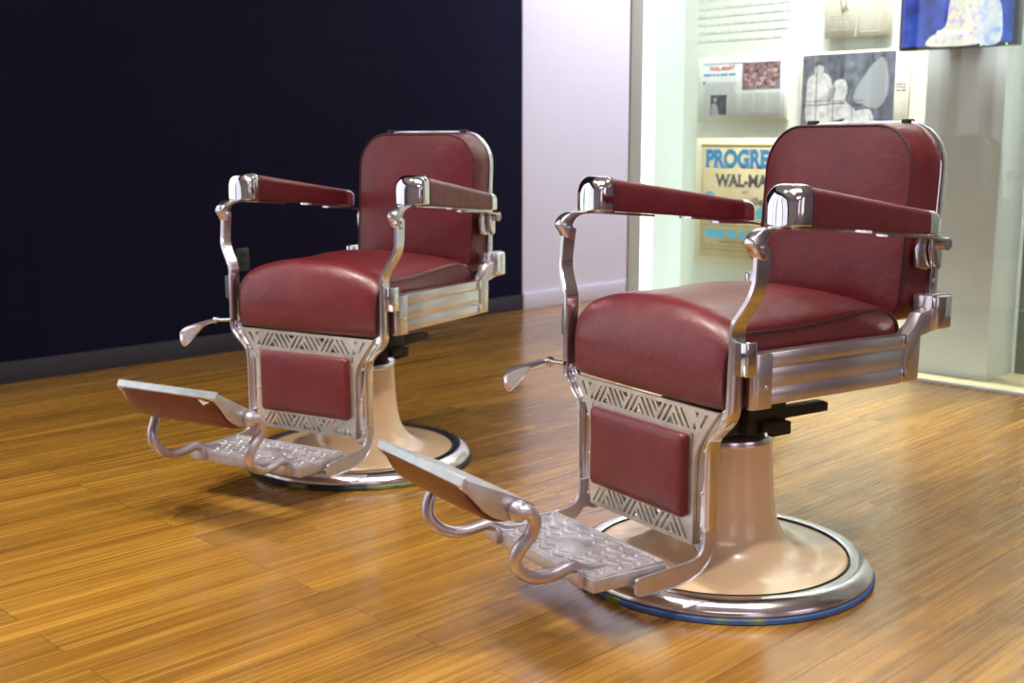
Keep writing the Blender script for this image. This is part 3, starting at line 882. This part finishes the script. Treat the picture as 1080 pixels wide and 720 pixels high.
        add_prism(bm, [(.221, .3985), (.2620, .3985), (.2645, .47), (.2640, .483), (.300, .4905), (.330, .4925), (.345, .50), (.345, .552), (.300, .5555), (.2960, .5330), (.2620, .5270), (.2450, .5050), (.222, .490)], 0, a, b_, .0025)
        a, b_ = sorted((.199*sx, .230*sx))
        add_box(bm, a, b_, .300, .378, .494, .556, .003)
        rb = part('rear_bracket', bm, RAILMETAL)
        bm = bmesh.new(); a, b_ = sorted((.245*sx, .2600*sx)); add_box(bm, a, b_, .2960, .3440, .4930, .5570, .005, 3)
        finish('bracket_cap', bm, CHROME, rb)
    # ---- apron panel with cut-out bands
    edge = smooth_path([(x, z, 0) for x, z in [(.2120, .3850), (.1950, .363), (.1760, .338), (.1620, .314), (.1550, .290), (.1535, .262), (.1535, .20)]], 6)
    right = [(p.x, p.y) for p in edge]+[(.1535, .1300)]
    outline = right + [(-x, z) for x, z in right[::-1]]
    holes = []
    def slot(xb, zb, xt, zt, h=.0030):
        holes.append([(xb-h, zb), (xb+h, zb), (xt+h, zt), (xt-h, zt)])
    def band(zb, zt, x0, x1, mirror=False):
        per = .0960; s = zt-zb; n = int(round((x1-x0)/per)); per = (x1-x0)/n; H = .0034
        for i in range(n):
            o = x0+i*per; u_ = per/96.
            P_ = lambda x, f: (o+x*u_, zb+s*f)
            slot(*P_(3, 0), *P_(25, 1), H); slot(*P_(18, 0), *P_(40, 1), H)          # pair leaning right
            holes.append([P_(28, 0), P_(48, 0), P_(37.5, .40)])
            slot(*P_(57, 0), *P_(44.4, .57), H)                                      # leaning left, short then long
            slot(*P_(72, 0), *P_(50.5, 1), H); slot(*P_(88, 0), *P_(66, 1), H)
            if i < n-1:
                slot(*P_(94.5, .43), *P_(82, 1), H)
                holes.append([P_(90, 1), P_(111, 1), P_(100.5, .62)])
    band(.3440, .3775, -.1450, .1450)
    band(.1385, .1720, -.1450, .1450)
    for sx in (1, -1):
        holes.append([(sx*.153, .377), (sx*.163, .377), (sx*.158, .366)]); holes.append([(sx*.150, .360), (sx*.157, .346), (sx*.148, .344)])
        holes.append([(sx*.187, .3765), (sx*.179, .3765), (sx*.1655, .352), (sx*.1700, .3495)])
        holes.append([(sx*.146, .338), (sx*.150, .338), (sx*.1495, .325), (sx*.1465, .322)])
    place = Matrix.Translation((0, -.2090, lift)) @ Matrix.Rotation(math.pi/2, 4, 'X')
    ap_ = curve_plate('apron_panel', outline, holes, .0075, BRUSHED, root, place)
    bm = bmesh.new()
    Lq = lambda hw, z0, z1, r, y: [(x, y, z) for x, z in rrect(hw, z0, z1, r, r, 6)]
    add_loft(bm, [Lq(.139, .179, .334, .010, -.2120+0), Lq(.140, .178, .335, .010, -.2200), Lq(.139, .179, .334, .010, -.2245), Lq(.135, .183, .330, .010, -.2285), Lq(.124, .194, .319, .010, -.2310), Lq(.09, .22, .29, .010, -.2330)])
    o = finish('apron_cushion', bm, LEATHER_SEAT, ap_, loc=L0)
    # ---- footplate
    bm = bmesh.new()
    ZT = .1190
    add_prism(bm, [(-.172, -.449), (.172, -.449), (.1765, -.330), (.1765, -.292), (.168, -.286), (-.168, -.286), (-.1765, -.292), (-.1765, -.330)], 2, .0945, ZT, .002)
    for (x0, x1, y0, y1) in ((-.168, .168, -.4465, -.4415), (-.168, .168, -.2935, -.2885), (-.1705, -.1655, -.4465, -.2885), (.1655, .1705, -.4465, -.2885)):
        add_box(bm, x0, x1, y0, y1, ZT-.001, ZT+.0028, .001)
    add_box(bm, -.032, .032, -.388, -.350, ZT-.001, ZT+.0022, .001)
    add_box(bm, -.027, .027, -.384, -.354, ZT+.001, ZT+.0032, .0008)
    for j in range(7):
        y = -.4300+j*.0208
        for i in range(15):
            x = -.1540+i*.0220+(.011 if j % 2 else 0)
            if x > .158: continue
            if abs(x) < .044 and abs(y+.369) < .028: continue
            s_ = 1 if (i+j) % 2 else -1
            # slanted lozenge ribs in a zigzag
            p = [(x-.0095, y-.0055*s_), (x-.0060, y-.0055*s_+.0045), (x+.0095, y+.0055*s_+.001), (x+.0060, y+.0055*s_-.0045)]
            if (p[1][0]-p[0][0])*(p[2][1]-p[1][1])-(p[1][1]-p[0][1])*(p[2][0]-p[1][0]) > 0: p = p[::-1]
            vs0 = [bm.verts.new((a_, b2, ZT-.0005)) for a_, b2 in p]
            cx_, cy_ = x, y
            vs1 = [bm.verts.new((cx_+(a_-cx_)*.86, cy_+(b2-cy_)*.78, ZT+.0032)) for a_, b2 in p]
            bm.faces.new(vs1)
            for k in range(4): bm.faces.new((vs0[k], vs0[(k+1) % 4], vs1[(k+1) % 4], vs1[k]))
    part('footplate', bm, ALU)
    # ---- footrest arms
    for sx in (1, -1):
        bm = bmesh.new()
        pth = [(.160, -.592, .2640), (.166, -.577, .2600), (.165, -.564, .2440), (.160, -.567, .2200), (.152, -.586, .1930), (.145, -.589, .1700), (.141, -.572, .1480), (.139, -.545, .1340), (.137, -.518, .1310), (.135, -.492, .1340), (.133, -.470, .1370), (.131, -.452, .1300), (.130, -.430, .1230), (.128, -.395, .1215)]
        rad = lambda t: .0125 if t < .08 else (.0112 if t < .8 else .0112-.026*(t-.8))
        add_tube(bm, smooth_path([(x*sx, y, z) for x, y, z in pth], 6), rad, 12, flat=1.12)
        add_sphere(bm, (.158*sx, -.590, .2620), .0185, (.75, 1, 1), 18)
        add_box(bm, *sorted((.117*sx, .149*sx)), -.4600, -.4470, .0985, .1300, .004)
        part('footrest_arm', bm, DULL)
    # ---- pivoting foot pad
    piv = Vector((0, -.590, .260))
    R = Matrix.Translation(piv+Vector(L0)) @ Matrix.Rotation(pad_rot, 4, 'X') @ Matrix.Translation(-piv)
    def padpart(name, bm, mat, parent, first=False, label=None):
        o = finish(name, bm, mat, parent)
        if first: o.matrix_basis = R
        if label: o['label'] = label
        return o
    secp = [(-.6800, .3300), (-.6870, .3150), (-.6740, .3020), (-.6610, .2860), (-.6480, .2700), (-.6310, .2560), (-.6120, .2470), (-.5900, .2430), (-.5700, .2470), (-.5510, .2610), (-.5560, .2670)]
    bm = bmesh.new()
    # back plate
    add_prism(bm, [(-.5560, .2670), (-.5500, .2610), (-.5620, .2560), (-.6760, .3180), (-.6800, .3300)], 0, -.143, .143, .001)
    pad = padpart('footrest_pad', bm, ALU, root, True)
    for sx in (1, -1):
        bm = bmesh.new(); add_prism(bm, [(p.x, p.y) for p in smooth_path([(y, z, 0) for y, z in secp], 1, True)], 0, .1390*sx, .1475*sx, .0015, 2)
        padpart('end_plate', bm, ALU, pad)
    bm = bmesh.new(); add_prism(bm, [(-.6785, .3330), (-.6835, .3320), (-.6880, .3200), (-.6850, .3140), (-.6760, .3160)], 0, -.1478, .1478, .0015, 2)
    padpart('top_bar', bm, SATIN, pad, label='pale satin bar along the pad edge')
    def ls(x, k):
        base = [(-.6820, .3160), (-.6800, .3050), (-.6720, .2880), (-.6600, .2700), (-.6420, .2540), (-.6200, .2430), (-.5950, .2380), (-.5750, .2440), (-.5700, .2560), (-.6200, .2800)]
        c0 = Vector((0, -.625, .285)); out = []
        for i, (y, z) in enumerate(base):
            v = Vector((0, y, z))-c0; s_ = k if 0 < i < 8 else min(1, k+.1)
            q = c0+v*s_; out.append(Vector((x, q.y, q.z)))
        return smooth_path(out, 3, True)
    bm = bmesh.new()
    prof = [(.1390, .86), (.137, .93), (.130, .985), (.11, 1.02), (.07, 1.04), (0, 1.05)]
    add_loft(bm, [ls(x, k) for x, k in prof]+[ls(-x, k) for x, k in prof[-2::-1]])
    padpart('pad_leather', bm, LEATHER_SEAT, pad, label='burgundy leather underside')
    if felt is MAT_GREEN:
        bm = bmesh.new()
        add_prism(bm, [(.096, .3135), (.104, .3145), (.118, .3110), (.128, .3120), (.1235, .3065), (.117, .3060), (.113, .3020), (.107, .3060)], 1, -.6835, -.6862)
        padpart('leather_tear', bm, plain('torn_lining', (.75, .68, .55), .9), pad, label='cream torn patch in the leather')
    # ---- recline lever on the far side
    bm = bmesh.new()
    add_tube(bm, smooth_path([(-.235, -.2200, .4040), (-.265, -.2200, .4015), (-.292, -.2200, .3990)], 4), .0048, 10)
    add_tube(bm, [(-.2865, -.2200, .3995), (-.2905, -.2200, .3992)], .0105, 16)
    add_tube(bm, [(-.2815, -.2200, .3998), (-.2955, -.2200, .3988)], .0072, 14)
    lev = part('recline_lever', bm, CHROME)
    # paddle: flat, facing the front left of the chair
    ex = Vector((-.55, -.83, 0)).normalized(); ez = Vector((0, 0, 1)); O = Vector((-.292, -.220, .3990))
    outl = smooth_path([(a_, b2, 0) for a_, b2 in [(-.004, .0040), (.008, .0036), (.022, .0010), (.049, -.0055), (.0700, -.0128), (.0790, -.0215), (.0806, -.0355), (.0780, -.0485), (.0716, -.0536), (.0635, -.0500), (.0488, -.0355), (.0358, -.0215), (.0244, -.0115), (.008, -.0060), (-.004, -.0050)]], 4, True)
    outl = [Vector((p.x*1.17, p.y*1.17, 0)) for p in outl]
    bm = bmesh.new(); add_prism(bm, [(p.x, p.y) for p in outl], 1, .004, -.004, .0012, 2)
    ins = smooth_path([(a_, b2, 0) for a_, b2 in [(.034, -.0085), (.055, -.0135), (.0700, -.0205), (.0745, -.0330), (.0720, -.0465), (.0650, -.0450), (.0520, -.0320), (.040, -.0185)]], 4, True)
    ins = [Vector((p.x*1.17, p.y*1.17, 0)) for p in ins]
    M = Matrix(((ex.x, -ex.y, 0, O.x), (ex.y, ex.x, 0, O.y), (0, 0, 1, O.z), (0, 0, 0, 1)))
    bm.transform(M)
    pd = finish('paddle', bm, CHROME, lev)
    for s_ in (1, -1):
        bm = bmesh.new(); add_prism(bm, [(p.x, p.y) for p in ins], 1, .0038*s_, .0048*s_, 0)
        bm.transform(M); finish('paddle_inlay', bm, SATIN, lev)
    return root
def rrect_xy(sx):
    # plan outline of the rail's front bracket: rounded nose
    pts = [(.2300, -.150), (.2350, -.168), (.2440, -.1790), (.2540, -.1820), (.2600, -.1770), (.2620, -.1680), (.2620, -.1370), (.2300, -.1370)]
    return [(x*sx, y) for x, y in pts]

A = barber_chair((.41967, 2.27479, 0), -.995939, 0., math.radians(2.2), MAT_BLUE,
    'nearer burgundy leather barber chair, at right on a blue felt pad by the display case')
B = barber_chair((-.41405, 3.09307, 0), -.520176, -.0097, math.radians(-2.2), MAT_GREEN,
    'farther burgundy leather barber chair, at left in front of the navy wall')
